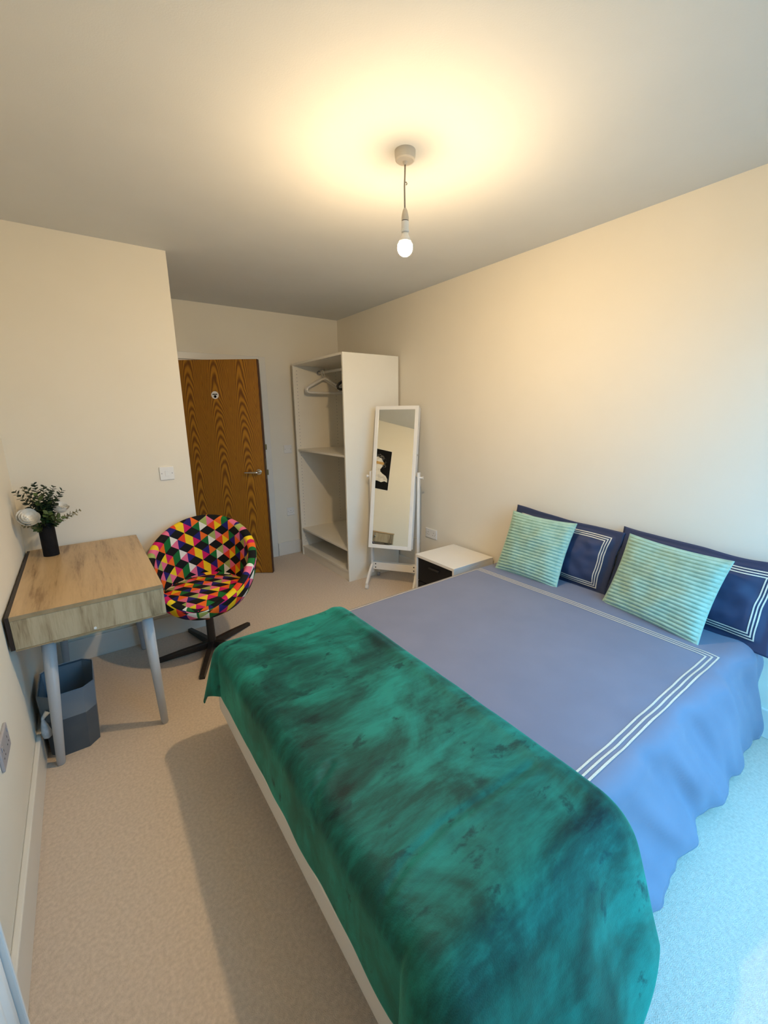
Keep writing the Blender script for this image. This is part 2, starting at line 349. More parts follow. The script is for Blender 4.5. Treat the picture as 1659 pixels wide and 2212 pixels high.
struct(b.build('wall_front', 'wall'))
struct(box('wall_hall_back', (-T, 4.3, 0), (XR+T, 4.4, H), 'wall'))
struct(box('wall_hall_left', (-T, YB+T, 0), (0, 4.3, H), 'wall'))
struct(box('wall_hall_right', (XR, YB+T, 0), (XR+T, 4.3, H), 'wall'))
# glazed balcony doors behind the camera
wn = bpy.data.objects.new('window_1', None); C.objects.link(wn); struct(wn)
xm = (WX0+WX1)/2; fwd = 0.06
for a, c in (((WX0, WZ0), (WX0+fwd, WZ1)), ((WX1-fwd, WZ0), (WX1, WZ1)), ((xm-0.05, WZ0), (xm+0.05, WZ1))):
    box('frame_post', (a[0], WY-0.09, a[1]), (c[0], WY-0.02, c[1]), 'trim', wn, 0.004)
for z in (WZ0, WZ1-fwd):
    box('frame_rail', (WX0+fwd, WY-0.09, z), (xm-0.05, WY-0.02, z+fwd), 'trim', wn, 0.004)
    box('frame_rail', (xm+0.05, WY-0.09, z), (WX1-fwd, WY-0.02, z+fwd), 'trim', wn, 0.004)
box('pane', (WX0+fwd, WY-0.058, WZ0+fwd), (xm-0.05, WY-0.054, WZ1-fwd), 'glass', wn)
box('pane', (xm+0.05, WY-0.058, WZ0+fwd), (WX1-fwd, WY-0.054, WZ1-fwd), 'glass', wn)
# skirting boards
def skirting(name, a, c):
    o = struct(box(name, a, c, 'trim', bevel=0.004)); return o
BH, BT = 0.145, 0.018
skirting('baseboard_left', (0, WY, 0), (BT, YS, BH))
skirting('baseboard_right', (XR-BT, WY, 0), (XR, YB, BH))
skirting('baseboard_partition', (BT, YS-BT, 0), (XS+BT, YS, BH))
skirting('baseboard_alcove', (XS, YS, 0), (XS+BT, YB, BH))
skirting('baseboard_back', (DX1+0.062, YB-BT, 0), (XR-BT, YB, BH))
# door lining and architrave
tr = bpy.data.objects.new('trim_1', None); C.objects.link(tr); struct(tr)
for x0, x1 in ((DX0-0.055, DX0+0.004), (DX1-0.004, DX1+0.058)):
    box('architrave', (x0, YB-0.018, 0), (x1, YB, DZ+0.058), 'trim', tr, 0.004)
box('architrave', (DX0+0.004, YB-0.018, DZ-0.004), (DX1-0.004, YB, DZ+0.058), 'trim', tr, 0.004)
for x0, x1 in ((DX0, DX0+0.03), (DX1-0.03, DX1)):
    box('door_lining', (x0, YB, 0), (x1, YB+T, DZ), 'trim', tr, 0.002)
box('door_lining', (DX0+0.03, YB, DZ-0.03), (DX1-0.03, YB+T, DZ), 'trim', tr, 0.002)
for z in (1.165, 0.905):
    box('strike_plate', (DX1-0.034, YB-0.021, z), (DX1+0.010, YB+0.03, z+0.055), 'brass', tr, 0.002)

# door leaf, hinged on the left, standing ajar into the room
HX, HY = 1.118, 3.222
ang = math.atan2(2.781-HY, 1.706-HX); LW = math.hypot(1.706-HX, 2.781-HY)
dr = bpy.data.objects.new('door_1', None); C.objects.link(dr); struct(dr); dr.location = (HX, HY, 0); dr.rotation_euler = (0, 0, ang)
dr['label'] = 'oak veneer door standing ajar'
box('door_leaf', (0, 0.001, 0.006), (LW-0.006, 0.043, 1.99), 'oak_door', dr)
box('edge_lipping', (LW-0.006, 0, 0.006), (LW, 0.044, 1.99), 'oak_edge', dr)
box('latch_plate', (LW, 0.010, 0.93), (LW+0.002, 0.034, 1.12), 'brass', dr)
b = MB(); b.disc((LW-0.058, 0, 1.0), (0, -1, 0), 0.026, 24, 0.008); hr = b.build('handle_rose', 'chrome', dr, 0.002)
b = MB(); b.tube([(LW-0.058, -0.006, 1.0), (LW-0.058, -0.045, 1.0), (LW-0.062, -0.055, 1.0), (LW-0.075, -0.058, 1.0), (LW-0.175, -0.056, 1.0)], [0.010, 0.010, 0.0105, 0.010, 0.008], 12)
b.build('lever_handle', 'chrome', dr, smooth=True)
SXd, SZd = 0.335, 1.69
b = MB(); b.disc((SXd, 0.0, SZd), (0, -1, 0), 0.033, 32, 0.0015); st = b.build('round_sticker', 'paper', dr)
box('sticker_print', (SXd-0.022, -0.0022, SZd+0.003), (SXd+0.022, -0.0014, SZd+0.011), 'ink_black', st)
b = MB(); b.disc((SXd+0.001, -0.0014, SZd-0.012), (0, -1, 0), 0.012, 20, 0.0008); b.build('sticker_print', 'ink_black', st)

# ------------------------------------------------------------------ bed
BX0, BX1, BY0, BY1 = 0.69, 2.765, -0.60, 0.80
bed = thing('bed_frame', 'low cream painted bed frame under the blue bedding', 'bed frame', ((BX0+BX1)/2, 0.1, 0))
def loc(p, o): return (p[0]-o.location.x, p[1]-o.location.y, p[2]-o.location.z)
def boxw(name, a, c, mat, root, bevel=0.0): return box(name, loc(a, root), loc(c, root), mat, root, bevel)
boxw('foot_rail', (BX0, BY0, 0.20), (BX0+0.028, BY1, 0.298), 'bed_white', bed, 0.006)
boxw('head_rail', (BX1-0.025, BY0, 0.20), (BX1, BY1, 0.298), 'bed_white', bed, 0.004)
for y0, y1 in ((BY0, BY0+0.025), (BY1-0.025, BY1)):
    boxw('side_rail', (BX0+0.028, y0, 0.20), (BX1-0.025, y1, 0.298), 'bed_white', bed, 0.004)
for x in (BX0+0.10, BX1-0.10):
    for y in (BY0+0.08, BY1-0.08):
        b = MB(); b.tube([loc((x, y, 0), bed), loc((x, y, 0.25), bed)], [0.022, 0.028], 16); b.build('leg', 'bed_white', bed, smooth=True)
for k in range(12):
    x = BX0+0.09+k*0.165
    boxw('slat', (x, BY0+0.025, 0.250), (x+0.07, BY1-0.025, 0.268), 'bed_white', bed)
mt_ = MB(); mt_.box((0.722, -0.572, 0.268), (2.735, 0.772, 0.478))
tag(mt_.build('mattress', 'mattress', None, 0.03, seg=4), 'grey woven mattress on the low cream bed frame', 'mattress')

FY0, FY1 = -0.545, 0.745                       # flat part of the bedding across the bed
def nz(x, y, z, s): return noise.noise(Vector((x*s, y*s, z*s)))
def edge(sv, r, flare):
    q = r*PI/2
    if sv <= 0: return 0.0, 0.0
    if sv < q: a = sv/r; return r*math.sin(a), r*(1-math.cos(a))
    return r+flare*(sv-q), r+(sv-q)*math.sqrt(1-min(0.9, flare*flare))
def duvet_pt(x, s, lift=0.0):
    # s: distance across the cloth, measured as y on the flat part
    z = 0.503+lift + 0.010*math.cos((s-0.1)*1.6) + 0.006*nz(x, s, 0.3, 2.2)
    y = s; out = dn = 0.0
    if s < FY0:
        k = 0.19+0.05*nz(x, 0, 4.2, 2.5)
        out, dn = edge(FY0-s, 0.072+lift, k); y = FY0-out
    elif s > FY1:
        out, dn = edge(s-FY1, 0.072+lift, 0.10); y = FY1+out
    z -= dn
    if s < FY0+0.12:
        g = min(1.0, (FY0+0.12-s)/0.25)
        d = 0.032*g*noise.noise(Vector(((x+0.9*s)*7.0, (s-0.25*x)*2.0, 1.0)))+0.014*g*noise.noise(Vector(((x+0.7*s)*15.0, s*4, 5.0)))
        y -= d*min(1, out/0.06) ; z += d*0.5*(1-min(1, out/0.09))
    xx = x
    if x > 2.60:
        e = (x-2.60); z -= e*0.35
    return Vector((xx, y, max(z, 0.012)))
SR, SL = FY0-(0.072*PI/2+0.385), FY1+0.26
def duv(u, v):
    x = 0.83+u*(2.70-0.83); s = SR+v*(SL-SR)
    if v < 0.12: s += (0.12-v)/0.12*(0.035*noise.noise(Vector((x*4.5, 3, 0)))+0.012*noise.noise(Vector((x*17, 3, 0)))+0.01)
    return duvet_pt(x, s)
b = MB(); b.grid(duv, 130, 120)
duvet = b.build('duvet', 'duvet', None, smooth=True, solid=0.012); tag(duvet, 'blue grey duvet with ivory stripe border hanging over the bed side', 'duvet')
def ribbon(path, wd, fn, name, mat, parent, closed=False, off=0.0016):
    # path in the cloth's own (a, b) coordinates; fn gives the surface point
    n = len(path); vs = []; fs = []
    for i, (a, c) in enumerate(path):
        p0 = path[i-1] if (i > 0 or closed) else path[i]; p1 = path[(i+1) % n] if (i < n-1 or closed) else path[i]
        d0 = Vector((a-p0[0], c-p0[1])); d1 = Vector((p1[0]-a, p1[1]-c))
        if d0.length < 1e-9: d0 = d1
        if d1.length < 1e-9: d1 = d0
        d0.normalize(); d1.normalize(); nm = Vector((-(d0.y+d1.y), d0.x+d1.x)); nm.normalize()
        k = wd/2/max(0.5, nm.dot(Vector((-d0.y, d0.x))))
        e = 0.002
        for sgn in (1, -1):
            A, B = a+nm.x*k*sgn, c+nm.y*k*sgn
            P = fn(A, B); nn = (fn(A+e, B)-P).cross(fn(A, B+e)-P); nn.normalize()
            vs.append(P+nn*off)
    for i in range(n if closed else n-1):
        j = (i+1) % n; fs.append((2*i, 2*j, 2*j+1, 2*i+1))
    b = MB(); b.add(vs, fs); return b.build(name, mat, parent, smooth=True)
def seg(p, q, n): return [(p[0]+(q[0]-p[0])*i/n, p[1]+(q[1]-p[1])*i/n) for i in range(n)]
for k in range(3):
    o_ = k*0.0175; xe, ya, yb_ = 2.345+o_, -0.512-o_, 0.752+o_
    path = seg((1.25, ya), (xe, ya), 60)+seg((xe, ya), (xe, yb_), 60)+seg((xe, yb_), (1.25, yb_), 60)+[(1.25, yb_)]
    ribbon(path, 0.0064, duvet_pt, 'stripe', 'stripe', duvet)

# velvet throw over the foot of the bed
XE, XF0 = 1.355, 0.769                       # front edge, start of the drop over the foot
creases = [[(1.257, -0.436), (1.070, -0.427), (0.934, -0.413), (0.805, -0.428), (0.721, -0.454)], [(0.793, -0.093), (0.717, -0.141), (0.676, -0.193)]]
def near_crease(x, y):
    best = 9
    for c in creases:
        for i in range(len(c)-1):
            a, d = Vector(c[i]), Vector(c[i+1]); t = max(0, min(1, (Vector((x, y))-a).dot(d-a)/(d-a).length_squared))
            best = min(best, (Vector((x, y))-(a+(d-a)*t)).length)
    return best
def edge2(sv, lc, flare):                       # bend that builds up smoothly over the length lc
    tf = math.acos(flare); n = 14; out = dn = 0.0; m_ = min(sv, lc)
    for k in range(n):
        q = (k+0.5)/n*m_/lc; th = tf*q*q*(3-2*q); out += math.cos(th)*m_/n; dn += math.sin(th)*m_/n
    if sv > lc: out += math.cos(tf)*(sv-lc); dn += math.sin(tf)*(sv-lc)
    return out, dn
def throw_pt(a, s):
    # a: cloth coordinate along the bed (x on the flat part), s: across
    base = 0.527+0.010*math.cos((s-0.1)*1.6)
    ex = max(0.0, XF0-a); ey = (FY0-s) if s < FY0 else ((s-FY1) if s > FY1 else 0.0); sg = -1 if s < FY0 else 1
    x, y = max(a, XF0), min(max(s, FY0), FY1); z = base
    z += 0.005*nz(a, s, 2.0, 3.0)+0.0025*nz(a, s, 5.0, 9.0)
    if ex > 0 and ey > 0:
        rho = math.hypot(ex, ey); th = math.atan2(ey, ex); k = math.sin(2*th)
        fl = (0.22 if sg > 0 else 0.22)*k+(0.02*math.cos(th)**2+0.33*math.sin(th)**2 if sg < 0 else 0.02*math.cos(th)**2+0.12*math.sin(th)**2)
        out, dn = edge2(rho, (0.125+0.085*math.sin(th)**2 if sg < 0 else 0.125+0.035*math.sin(th)**2)+0.02*k, min(0.9, fl))
        x -= out*math.cos(th); y += sg*out*math.sin(th); z -= dn
    elif ex > 0:
        out, dn = edge2(ex, 0.125, 0.02); x -= out; z -= dn
        x -= 0.006*min(1, ex/0.1)*nz(s, 0, 1, 8)
    elif ey > 0:
        out, dn = edge2(ey, 0.210 if sg < 0 else 0.160, 0.33+0.06*nz(a, 0, 7, 3) if sg < 0 else 0.12); y += sg*out; z -= dn
        y += sg*0.018*min(1, ey/0.2)*noise.noise(Vector((a*8, ey*1.5, 2)))
    if ey == 0 or ex == 0:
        d = near_crease(a, s); z -= 0.0045*math.exp(-(d/0.010)**2)-0.002*math.exp(-((d-0.024)/0.014)**2)
    q = XE-a                                   # soft rolled front edge
    if q < 0.03: z -= 0.016*(1-q/0.03)**2
    z += 0.007*math.exp(-((q-0.06)/0.025)**2)
    return Vector((x, y, max(z, 0.014)))
SR2, SL2 = FY0-0.56, FY1+0.31
AF = XF0-0.284
def thr(u, v):
    a = AF+u*(XE-AF); s = SR2+v*(SL2-SR2)
    if v < 0.1: s += (0.1-v)/0.1*(0.025*noise.noise(Vector((a*6, 9, 0))))
    if v < 0.3 and u > 0.6: s += 0.13*((u-0.6)/0.4)**2.5*(1-v/0.3)
    if u < 0.1: a += (0.1-u)/0.1*(0.02*noise.noise(Vector((s*5, 19, 0))))
    if u > 0.9: a += (u-0.9)/0.1*0.010*noise.noise(Vector((s*5, 29, 0)))
    return throw_pt(a, s)
b = MB(); b.grid(thr, 160, 320)
throw = b.build('throw_blanket', 'velvet', None, smooth=True, solid=0.006); tag(throw, 'emerald green velvet throw draped over the foot of the bed', 'blanket')

# pillows and cushions
def pillow_surf(a, bb, th, flange, pinch, corner, rib=0, seed=0):
    def f(u, v, side):
        # u, v in -1..1
        fu, fv = min(1, abs(u)/(1-flange/a)), min(1, abs(v)/(1-flange/bb))
        t_ = th*((1-fu**2.6)**0.55)*((1-fv**2.6)**0.55) if fu < 1 and fv < 1 else 0.0
        X = a*u*(1-pinch*(1-v*v)); Z = bb*v*(1-pinch*(1-u*u))
        wob = noise.noise(Vector((u*2.3+seed, v*2.3, side*3.0)))*0.014+(0 if rib else noise.noise(Vector((u*6+seed, v*4, side*3.0)))*0.009)
        t_ += wob*min(1, t_/0.03)
        if not rib: Z += 0.010*noise.noise(Vector((u*1.8+seed, v*0.7, 7.0)))*abs(v); X += 0.008*noise.noise(Vector((u*0.7, v*2.2+seed, 9.0)))*abs(u)
        if rib: t_ += 0.011*abs(math.cos(v*PI*rib/2))**0.7*min(1, (1.02-max(abs(u), abs(v)))*8)-0.005
        t_ = max(t_, 0.003)
        return Vector((X, -t_ if side > 0 else t_, Z))
    return f
def place(o, loc_, rz, lean, twist=0.0):
    o.matrix_world = Matrix.Translation(loc_) @ Matrix.Rotation(rz, 4, 'Z') @ Matrix.Rotation(-lean, 4, 'X') @ Matrix.Rotation(twist, 4, 'Y')
def pillow(name, mat, label, cat, group, f, n1, n2):
    b = MB()
    b.grid(lambda u, v: f(2*u-1, 2*v-1, 1), n1, n2); b.grid(lambda u, v: f(1-2*u, 2*v-1, -1), n1, n2)
    o = b.build(name, mat, None, smooth=True)
    bm = bmesh.new(); bm.from_mesh(o.data); bmesh.ops.remove_doubles(bm, verts=bm.verts, dist=0.0005)
    # close the rim between front and back
    be = [e for e in bm.edges if e.is_boundary]
    bmesh.ops.bridge_loops(bm, edges=be) if be else None
    bm.to_mesh(o.data); bm.free()
    for p in o.data.polygons: p.use_smooth = True
    return tag(o, label, cat, group)
for i, (yc, xc, zc, rz, lean, tw, lab) in enumerate((
        (0.405, 2.686, 0.680, -PI/2, 0.26, 0.05, 'navy pillow with ivory stripe border, beside the white nightstand'),
        (-0.305, 2.684, 0.680, -PI/2-0.02, 0.28, 0.05, 'navy pillow with ivory stripe border, far from the nightstand'))):
    f = pillow_surf(0.365, 0.200, 0.068, 0.035, 0.045, 0, seed=3+i*5)
    o = pillow('pillow', 'pillow', lab, 'pillow', 'navy pillows against the wall', f, 60, 44)
    for k in range(3):
        ia, ib = 0.285+k*0.0115, 0.130+k*0.0115
        pa = [(-ia/0.365, -ib/0.200), (ia/0.365, -ib/0.200), (ia/0.365, ib/0.200), (-ia/0.365, ib/0.200)]
        path = []
        for q in range(4): path += seg(pa[q], pa[(q+1) % 4], 28)
        # ribbon in metres so that the line width stays even
        path = [(p[0]*0.365, p[1]*0.200) for p in path]
        ribbon(path, 0.0052, lambda A, B, f=f: f(A/0.365, B/0.200, 1), 'stripe', 'stripe', o, closed=True, off=0.0022)
    place(o, (xc, yc, zc), rz, lean, tw)
for i, (p, rz, lean, tw, a, lab) in enumerate((
        ((2.560, 0.488, 0.684), -PI/2+0.02, 0.42, 0.0, 0.222, 'mint ribbed plush cushion, beside the white nightstand'),
        ((2.548, -0.237, 0.684), -PI/2-0.20, 0.42, 0.0, 0.244, 'mint ribbed plush cushion, far from the nightstand'))):
    f = pillow_surf(a, 0.206, 0.058, 0.004, 0.055, 0, rib=21, seed=11+i*4)
    o = pillow('cushion', 'mint', lab, 'cushion', 'mint ribbed cushions', f, 70, 168)
    place(o, p, rz, lean, tw)

# ------------------------------------------------------------------ nightstand
ns = thing('nightstand', 'white nightstand with black gloss drawers beside the bed', 'nightstand', (2.56, 1.175, 0))
nx0, nx1, ny0, ny1, nz1 = 2.35, 2.765, 0.965, 1.385, 0.445
boxw('top', (nx0, ny0, nz1-0.022), (nx1, ny1, nz1), 'white_gloss', ns, 0.002)
for y0, y1 in ((ny0, ny0+0.018), (ny1-0.018, ny1)):
    boxw('side_panel', (nx0, y0, 0), (nx1, y1, nz1-0.022), 'white_gloss', ns, 0.0015)
boxw('back_panel', (nx1-0.008, ny0+0.018, 0.03), (nx1, ny1-0.018, nz1-0.022), 'white_gloss', ns)
boxw('bottom_panel', (nx0+0.02, ny0+0.018, 0.03), (nx1-0.008, ny1-0.018, 0.046), 'white_gloss', ns)
for z0, z1 in ((0.05, 0.228), (0.234, 0.418)):
    d = boxw('drawer', (nx0+0.012, ny0+0.022, z0), (nx0+0.03, ny1-0.022, z1), 'black_gloss', ns, 0.0015)
    box('handle', loc((nx0-0.004, 1.12, z1-0.05), ns), loc((nx0+0.011, 1.23, z1-0.04), ns), 'chair_metal', d, 0.002)

# ------------------------------------------------------------------ wardrobe
WF, WB, WY0, WY1, WH = 2.187, 2.767, 2.135, 3.135, 2.01
wd = thing('wardrobe', 'open white wardrobe without doors, shelves and hanging rail inside', 'wardrobe', ((WF+WB)/2, (WY0+WY1)/2, 0))
pt = 0.018
for y0 in (WY0, WY1-pt): boxw('side_panel', (WF, y0, 0), (WB, y0+pt, WH), 'white_board', wd, 0.001)
boxw('top_panel', (WF, WY0+pt, WH-0.02), (WB-0.006, WY1-pt, WH), 'white_board', wd, 0.001)
boxw('back_panel', (WB-0.006, WY0+pt, 0.05), (WB, WY1-pt, WH), 'back_board', wd)
boxw('bottom_panel', (WF+0.004, WY0+pt, 0.085), (WB-0.006, WY1-pt, 0.104), 'white_board', wd, 0.001)
boxw('plinth', (WF+0.012, WY0+pt, 0), (WF+0.03, WY1-pt, 0.085), 'white_board', wd)
for z in (0.290, 1.145): boxw('shelf', (WF+0.006, WY0+pt, z), (WB-0.006, WY1-pt, z+0.018), 'white_board', wd, 0.001)
RX, RZ = 2.475, 1.930
b = MB(); b.tube([loc((RX, WY0+pt, RZ), wd), loc((RX, WY1-pt, RZ), wd)], 0.0125, 16); b.build('clothes_rail', 'white_gloss', wd, smooth=True)
for y in (WY0+pt, WY1-pt-0.008):
    b = MB(); b.tube([loc((RX, y, RZ), wd), loc((RX, y+0.008, RZ), wd)], 0.024, 18); b.build('rail_bracket', 'plastic_grey', wd)
b = MB()
for x in (WF+0.04, WB-0.09):
    for k in range(54):
        z = 0.14+k*0.034
        if abs(z-0.30) < 0.02 or abs(z-1.154) < 0.02: continue
        b.disc(loc((x, WY1-pt, z), wd), (0, -1, 0), 0.0042, 8, 0.0006)
o = b.build('pin_holes', 'plastic_grey', wd); o['kind'] = 'stuff'

def hanger(y, mat, label, dx=0.0, ang=0.0):
    h = thing('coat_hanger', label, 'hanger', (RX, y, RZ+0.015), ang, 'hangers on the wardrobe rail')
    pts = []
    for k in range(15):                       # hook, over the rail
        a = -0.6+k*(PI+0.9)/14; pts.append((0.017*math.cos(a), 0, 0.0+0.017*math.sin(a)-0.0))
    pts += [(-0.004, 0, -0.035), (0, 0, -0.055), (0, 0, -0.075)]
    b = MB(); b.tube(pts, 0.0035, 8); b.build('hook', 'chrome' if mat != 'dark' else 'chair_metal', h, smooth=True)
    loop = []
    for sx in (-1, 1):
        side = [(0.0, -0.075), (0.03, -0.085), (0.09, -0.115), (0.16, -0.150), (0.195, -0.172), (0.207, -0.190), (0.203, -0.208), (0.185, -0.217), (0.12, -0.218), (0.0, -0.218)]
        q = [(sx*x, 0, z) for x, z in side]
        loop += q if sx < 0 else list(reversed(q))[1:-1]
    b = MB(); b.tube(loop, 0.011, 10, closed=True); b.build('shoulder_loop', mat, h, smooth=True)
    return h
hanger(3.030, 'plastic_white', 'white plastic coat hanger on the wardrobe rail, nearest the door-side panel', ang=0.10)
hanger(2.985, 'plastic_white', 'white plastic coat hanger on the wardrobe rail, second from the door-side panel', ang=0.02)
hanger(2.36, 'dark', 'black coat hanger on the wardrobe rail, by the mirror-side panel', ang=-0.05)

# ------------------------------------------------------------------ standing mirror
mc = Vector((2.4552, 1.809, 0.9843)); mr = Vector((0.5929, -0.8053, 0)); n0 = Vector((-0.8053, -0.5929, 0)); tl = 0.2122
ms = thing('standing_mirror', 'white free standing tilting mirror between wardrobe and nightstand', 'mirror')
piv = mc-n0*0.045
ms.location = (piv.x, piv.y, 0); ms.rotation_euler = (0, 0, math.atan2(mr.y, mr.x))
# local axes: x = mr, -y = towards the viewer, z = up
def tilt(x, y, z):                            # point of the tilted cabinet, relative to the front centre of the glass frame
    c, s_ = math.cos(tl), math.sin(tl)
    return (x, -0.045+y*c+z*s_, mc.z-y*s_*1.0+z*c) if False else (x, -0.045+y*c+z*s_, mc.z-y*s_+z*c)
def tbox(name, a, c, mat, parent, bevel=0.0):
    b = MB(); b.box(a, c); b.v = [tilt(*p) for p in b.v]; return b.build(name, mat, parent, bevel)
MW, MH, MF = 0.19, 0.606, 0.031
tbox('cabinet_body', (-MW+0.004, 0.018, -MH+0.004), (MW-0.004, 0.085, MH-0.004), 'white_gloss', ms, 0.002)
for sx in (-1, 1):
    x0, x1 = sorted((sx*MW, sx*(MW-MF))); tbox('frame_stile', (x0, 0, -MH), (x1, 0.017, MH), 'white_gloss', ms, 0.002)
for sz in (-1, 1):
    z0, z1 = sorted((sz*MH, sz*(MH-MF))); tbox('frame_rail', (-MW+MF, 0, z0), (MW-MF, 0.017, z1), 'white_gloss', ms, 0.002)
tbox('mirror_glass', (-MW+MF, 0.005, -MH+MF), (MW-MF, 0.008, MH-MF), 'mirror', ms)
b = MB(); b.disc(tilt(MW-0.004, 0.045, 0.20), (1, 0, 0), 0.009, 14, 0.004); b.build('lock', 'chrome', ms)
for sx in (-1, 1):
    x0, x1 = sorted((sx*(MW+0.012), sx*(MW+0.032)))
    b = MB(); b.box((x0, -0.022, 0.10), (x1, 0.022, 1.03)); po_ = b.build('post', 'white_gloss', ms, 0.004)
    # curved foot: arch from front caster over the post to the back caster
    prof = []
    for k in range(13):
        t_ = -1+2*k/12; prof.append((0.175*t_, 0.045+0.125*(1-abs(t_)**1.4)))
    vs = []; n_ = len(prof)
    for yy, zz in prof:
        th_ = 0.020+0.020*(1-abs(yy)/0.175)
        for xx in (x0, x1): vs += [(xx, yy, zz-th_), (xx, yy, zz+th_*0.6)]
    fs = []
    for k in range(n_-1):
        a = 4*k; c = a+4
        fs += [(a, a+1, c+1, c), (a+2, c+2, c+3, a+3), (a+1, a+3, c+3, c+1), (a, c, c+2, a+2)]
    fs += [(0, 2, 3, 1), (4*n_-4, 4*n_-3, 4*n_-1, 4*n_-2)]
    b = MB(); b.add(vs, fs); ft = recalc(b.build('foot', 'white_gloss', ms, 0.003))
    for yy in (-0.165, 0.165):
        b = MB(); b.tube([(x0-0.003, yy, 0.019), (x1+0.003, yy, 0.019)], 0.019, 18); b.build('caster', 'plastic_white' if yy < 0 else 'plastic_grey', ft, 0.003)
    b = MB(); b.tube([(sx*(MW+0.030), 0, 0.985), (sx*(MW+0.046), 0, 0.985), (sx*(MW+0.060), 0, 0.985)], [0.008, 0.008, 0.014], 14); b.build('tilt_knob', 'plastic_white', ms)
    b = MB(); b.tube([(sx*(MW-0.004), 0, 0.985), (sx*(MW+0.014), 0, 0.985)], 0.008, 12); b.build('pivot_pin', 'chrome', ms)
    b = MB(); b.tube([(sx*(MW-0.02), 0.02, 0.45), (sx*(MW+0.014), 0.0, 0.45)], 0.004, 10); b.build('stay', 'chrome', ms)
cb = MB().box((-MW-0.012, -0.020, 0.135), (MW+0.012, 0.020, 0.205)).build('cross_rail', 'white_gloss', ms, 0.004)
for sx in (-1, 1):
    for z in (0.155, 0.188):
        b = MB(); b.disc((sx*(MW-0.012), -0.020, z), (0, -1, 0), 0.006, 12, 0.0015); b.build('bolt', 'dark', cb)

# ------------------------------------------------------------------ desk
dk = thing('desk', 'light oak desk with grey tapered legs along the wall', 'desk', (0.28, 1.555, 0))
dx0, dx1, dy0, dy1, dz0, dz1 = 0.022, 0.556, 1.040, 2.060, 0.628, 0.768
boxw('desktop', (dx0, dy0, dz1-0.018), (dx1, dy1, dz1), 'desk_top', dk, 0.0015)
boxw('edge_band', (dx0, dy0-0.0015, dz1-0.0178), (dx1, dy0, dz1-0.0006), 'desk_edge', dk)
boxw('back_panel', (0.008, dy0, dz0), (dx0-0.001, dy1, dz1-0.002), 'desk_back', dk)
for y0, y1 in ((dy0, dy0+0.018), (dy1-0.018, dy1)):
    boxw('end_panel', (dx0, y0, dz0), (dx1, y1, dz1-0.0185), 'desk_end', dk, 0.001)
boxw('bottom_panel', (dx0+0.03, dy0+0.018, dz0), (dx1-0.02, dy1-0.018, dz0+0.014), 'desk_end', dk)
boxw('edge_band', (dx0, dy0-0.001, dz0-0.006), (dx1, dy0+0.018, dz0-0.0005), 'desk_edge', dk)
boxw('apron', (0.10, dy0+0.05, dz0-0.034), (0.50, dy0+0.07, dz0-0.001), 'desk_end', dk)
boxw('apron', (0.10, dy1-0.07, dz0-0.034), (0.50, dy1-0.05, dz0-0.001), 'desk_end', dk)
for y0, y1 in ((dy0+0.022, 1.547), (1.553, dy1-0.022)):
    d = boxw('drawer', (dx1-0.018, y0, dz0+0.004), (dx1-0.002, y1, dz1-0.022), 'desk_end', dk, 0.001)
    b = MB(); b.tube([loc((dx1-0.002, (y0+y1)/2, 0.70), dk), loc((dx1+0.014, (y0+y1)/2, 0.70), dk)], [0.008, 0.012], 14); b.build('knob', 'chrome', d, smooth=True)
b = MB(); b.disc(loc((0.283, dy0-0.0005, dz0+0.012), dk), (0, -1, 0), 0.0055, 14, 0.003); b.build('screw_cap', 'plastic_white', dk)
for tx, ty, bx_, by_ in ((0.118, 1.105, 0.070, 1.130), (0.478, 1.105, 0.492, 1.140), (0.118, 1.985, 0.085, 1.990), (0.478, 1.985, 0.500, 1.990)):
    b = MB(); b.tube([loc((bx_, by_, 0.0), dk), loc((bx_, by_, 0.006), dk), loc((tx, ty, dz0), dk)], [0.014, 0.0165, 0.026], 18); b.build('leg', 'leg_grey', dk, smooth=True)

# ------------------------------------------------------------------ tub chair
chx, chy = 0.870, 1.715
ch = thing('tub_chair', 'swivel tub chair in multicoloured triangle print fabric beside the desk', 'chair', (chx, chy, 0))
face = math.atan2(-0.93, -0.36)                # direction the chair faces
def rim(ph):
    w_ = (1-math.cos(ph))/2                    # 0 at the front, 1 at the back
    return 0.400+0.430*(w_**0.85), 0.315+0.02*math.sin(ph)**2-0.012*(1-w_)
def shell_profile(ph):
    zr, R = rim(ph); z0 = 0.292; hh = zr-z0; w_ = (1-math.cos(ph))/2
    P = []
    for k in range(11):                        # outside, bottom to rim
        a = k/10*PI/2; P.append((0.03+(R-0.03)*math.sin(a)**0.8, z0+hh*(1-math.cos(a)**1.1)))
    rr = 0.026
    for k in range(1, 7):                      # rounded rim
        a = k/6*PI; P.append((R-rr+rr*math.cos(a), zr+rr*math.sin(a)*0.9))
    zin = 0.385
    for k in range(1, 8):                      # inside, down behind the cushion
        a = k/7; P.append((R-2*rr-(R-2*rr-0.235)*(a**1.7)*(0.55+0.45*w_), zr+(zin-zr)*a if zr > zin else zin))
    P.append((0.02, zin-0.02))
    return P
NS_ = 64
